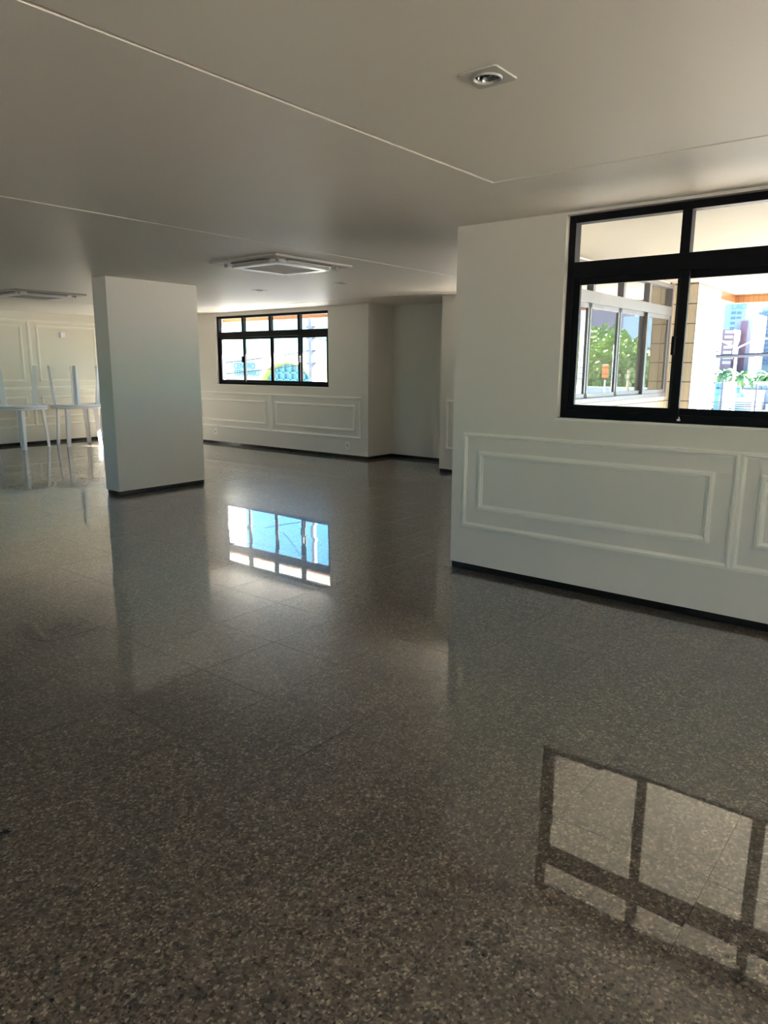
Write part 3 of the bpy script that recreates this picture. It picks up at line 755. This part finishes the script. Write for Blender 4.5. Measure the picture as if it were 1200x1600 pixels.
# arched building
b = tag(empty('arched_building'), 'building with yellow-green arch over blue glazing outside the far window', 'building')
XA2 = 40.0
c = A(456, 600, XA2); w2 = (A(415, 600, XA2).y - A(497, 600, XA2).y)/2; h2 = A(456, 565, XA2).z - A(456, 604, XA2).z
bm = bmesh.new(); n = 28; base = A(456, 604, XA2).z
def arc(r, x): return [bm.verts.new((x, c.y+math.cos(PI*k/n)*w2*r, base+math.sin(PI*k/n)*h2*(r*1.0)-(1-r)*.2)) for k in range(n+1)]
P0, P1, P2, P3 = arc(1, XA2-.6), arc(.93, XA2-.6), arc(1, XA2+3), arc(.93, XA2+3)
for k in range(n):
    bm.faces.new((P0[k], P0[k+1], P1[k+1], P1[k])); bm.faces.new((P0[k], P2[k], P2[k+1], P0[k+1])); bm.faces.new((P1[k], P1[k+1], P3[k+1], P3[k]))
obj('arch', bm, 'lime', b)
bm = bmesh.new(); ring = [bm.verts.new((XA2, c.y+math.cos(PI*k/n)*w2*.93, base+math.sin(PI*k/n)*h2*.93)) for k in range(n+1)]
bm.faces.new(ring)
r_ = bmesh.ops.extrude_face_region(bm, geom=bm.faces[:]); bmesh.ops.translate(bm, verts=[v for v in r_['geom'] if isinstance(v, bmesh.types.BMVert)], vec=(2.5, 0, 0))
gz = obj('glazing', bm, 'tealwin', b)
bm = bmesh.new()
for k in range(-3, 4):
    yy = c.y+k*w2*.26; hh = math.sqrt(max(0, 1-(k*.26/.93)**2))*h2*.93
    bx(bm, XA2-.15, XA2+.02, yy-.07, yy+.07, base, base+hh)
for q in (.3, .6): bx(bm, XA2-.15, XA2+.02, c.y-w2*.93*math.sqrt(1-q*q), c.y+w2*.93*math.sqrt(1-q*q), base+h2*q*.93-.05, base+h2*q*.93+.05)
obj('glazing_bars', bm, 'cyan', gz)
block('body', 'white', XA2, c.y-w2, c.y+w2, base, 3, b)
# utility pole with fittings
XP = 30.0
p = A(487, 560, XP)
t = pole('utility_pole', 'concrete utility pole with wires outside the right pane of the far window', XP, p.y, 12.5, .21, .14, 'pole')
for z in (4.2, 7.2, 10.6):
    bm = bmesh.new(); bx(bm, -.06, .06, -.9, .9, z-GZ-.05, z-GZ+.05); ca = obj('crossarm', bm, 'poled', t)
    bm = bmesh.new()
    for q in (-.8, -.4, .4, .8): tube(bm, (0, q, z-GZ+.05), (0, q, z-GZ+.25), .05, .03, 8)
    obj('insulators', bm, 'poled', ca)
for z in (1.6, 2.3, 3.0, 3.6):
    bm = bmesh.new(); bx(bm, -.1, .1, -.42, .30, z-GZ-.06, z-GZ+.06, .01); obj('bracket', bm, 'poled', t)
for k, (z0_, z1_, y1_, x1_) in enumerate(((10.8, 10.2, 55, 22), (10.8, 12.5, 8, 34), (10.7, 8.0, 50, 40), (7.4, 7.0, 52, 24), (7.4, 7.8, 8, 31), (4.3, 4.8, 55, 26), (4.3, 4.2, 10, 32),
                                   (2.3, 1.2, 55, 27), (1.6, .6, 55, 27), (3.0, 2.1, 8, 31), (1.7, .4, 10, 38), (10.7, 14.0, 45, 20), (7.4, 11.5, 42, 17))):
    cable((XP, p.y, z0_), (x1_, y1_, z1_), .5, .024, 'thin wire number %s from the concrete utility pole' % ('one two three four five six seven eight nine ten eleven twelve thirteen'.split()[k]), 'wires strung from the concrete utility pole')
for o in bpy.data.objects:
    if o.get('group') == 'wires strung from the concrete utility pole': o['label'] = 'thin dark wire strung from the concrete utility pole outside the far window'

# ------------------------------------------------------------------ what the grey window mirrors (street to the right, out of direct view)
YG = 2.778
def mir(sy, sz, X):   # real place of something the camera sees mirrored in the grey window, at distance X
    return Vector((X, 2*YG - sy*X, 1.5+sz*X))
for sy, top, X, rad, lm, lb in ((.455, .045, 40, 3.4, 'leafl', 'light green tree mirrored at the left end of the grey window'), (.425, .05, 48, 3.4, 'leafl', 'light green tree mirrored in the second pane of the grey window'),
                          (.400, .035, 38, 2.5, 'leafl', 'small bright tree mirrored behind the orange cloth'), (.372, .018, 44, 2.7, 'leafd', 'dark rounded tree mirrored in the third pane'),
                          (.345, .022, 40, 2.8, 'leafd', 'dark rounded tree mirrored under the light blue wall'), (.318, .018, 45, 2.8, 'leafd', 'dark tree mirrored beside the tiled pillar')):
    p = mir(sy, top, X); tree(p.x, p.y, p.z-rad*.8, rad, lm, lb)
def mblock(name, m, sy0, sy1, sz0, sz1, X, lb, cat, dep=6):
    a, b2 = mir(sy0, sz0, X), mir(sy1, sz1, X)
    r = tag(empty(name), lb, cat); box('body', m, X, X+dep, min(a.y, b2.y), max(a.y, b2.y), a.z, b2.z, r); return r, a, b2
def fromground(sz, X): return (GZ-1.5)/X
r, a, b2 = mblock('apartment_building', 'yellow', .452, .425, fromground(0, 120), .115, 120, 'yellow and white block mirrored at the top of the grey window', 'building')
for k in range(3):
    winobj(r, 120, a.y+1.0+k*1.1, 1.5+.088*120, .6, 1.2)
box('side_wing', 'white', 118, 120, a.y-3, a.y+.9, GZ, 1.5+.11*120, r)
mblock('wall_block', 'purple', .462, .392, fromground(0, 90), .079, 90, 'grey-purple long building mirrored above the trees', 'building')
mblock('apartment_building', 'lilac', .412, .385, fromground(0, 130), .098, 130, 'lilac block with dark windows mirrored above the second pane', 'building')
mblock('wall_block', 'bluewall', .383, .318, fromground(0, 58), .067, 58, 'plain light blue building mirrored in the third pane', 'building')
mblock('wall_block', 'bluewall', .49, .30, fromground(0, 30), -.028, 30, 'long low pale blue wall mirrored at the foot of the trees', 'wall', .3)
p = mir(.436, .078, 24); pole('banner_post', 'thick white post mirrored in the first pane of the grey window', p.x, p.y, p.z, .20, .16, 'polew')
p = mir(.392, .03, 28); pole('utility_pole', 'thin white pole mirrored in the second pane of the grey window', p.x, p.y, p.z, .05, .05, 'polew')
p = mir(.37, -.004, 26); pole('utility_pole', 'thin reddish pole mirrored in the third pane', p.x, p.y, p.z, .05, .05, 'bark')
p = mir(.403, -.006, 27)
bm = bmesh.new(); bx(bm, -.06, .06, -.12, .12, -.24, .24, .03); t = tag(obj('street_banner', bm, 'orange', loc=p), 'small orange cloth mirrored before the bright tree', 'cloth')
bm = bmesh.new(); tube(bm, (0, 0, -.3), (0, 0, GZ-p.z), .03, seg=6); obj('post', bm, 'polew', t)
for k, sz in enumerate((.012, .002, -.006, -.014)):
    a, b2 = mir(.50, sz, 22), mir(.28, sz+.004, 22); cable(a, b2, .12, .012, 'thin wire mirrored across the grey window panes', 'wires mirrored in the grey window')

# ------------------------------------------------------------------ light
w = bpy.data.worlds.new('World'); C.world = w; w.use_nodes = True; nt = w.node_tree
bg = nt.nodes['Background']; sk = nt.nodes.new('ShaderNodeTexSky'); sk.sky_type = 'NISHITA'; sk.sun_disc = False
SUN = Vector((1, -1.0, .85)).normalized()
sk.sun_elevation = math.radians(40); sk.sun_rotation = math.atan2(SUN.x, SUN.y); sk.air_density = 1.0; sk.dust_density = 0.0; sk.ozone_density = 3.0
mxs = nt.nodes.new('ShaderNodeMix'); mxs.data_type = 'RGBA'; mxs.blend_type = 'MULTIPLY'; mxs.inputs['Factor'].default_value = 1
mxs.inputs['B'].default_value = (0.58, 1.08, 1.20, 1)
nt.links.new(sk.outputs[0], mxs.inputs['A']); nt.links.new(mxs.outputs['Result'], bg.inputs[0]); bg.inputs[1].default_value = 0.08
sd = bpy.data.lights.new('Sun', 'SUN'); sd.energy = 22.0; sd.angle = math.radians(.53); sd.color = (1, .95, .86)
so = bpy.data.objects.new('Sun', sd); COL.objects.link(so); so.rotation_euler = (-SUN).to_track_quat('-Z', 'Y').to_euler()

# ------------------------------------------------------------------ camera
cd = bpy.data.cameras.new('Camera'); cam = bpy.data.objects.new('Camera', cd); COL.objects.link(cam)
cd.sensor_fit = 'HORIZONTAL'; cd.sensor_width = 36; cd.lens = FPX/1200*36; cd.clip_start = .02; cd.clip_end = 2000
mt = Matrix((RT, UP, -FW)).transposed().to_4x4(); mt.translation = EYE; cam.matrix_world = mt
C.camera = cam
C.view_settings.view_transform = 'Standard'; C.view_settings.look = 'None'; C.view_settings.gamma = 1; C.view_settings.use_curve_mapping = False
C.view_settings.exposure = 3.02
cy = C.cycles
cy.use_denoising = True
try: cy.denoiser = 'OPENIMAGEDENOISE'
except Exception: pass
cy.max_bounces = 14; cy.diffuse_bounces = 9; cy.glossy_bounces = 6; cy.transparent_max_bounces = 16; cy.sample_clamp_indirect = 12; cy.caustics_reflective = False; cy.caustics_refractive = False
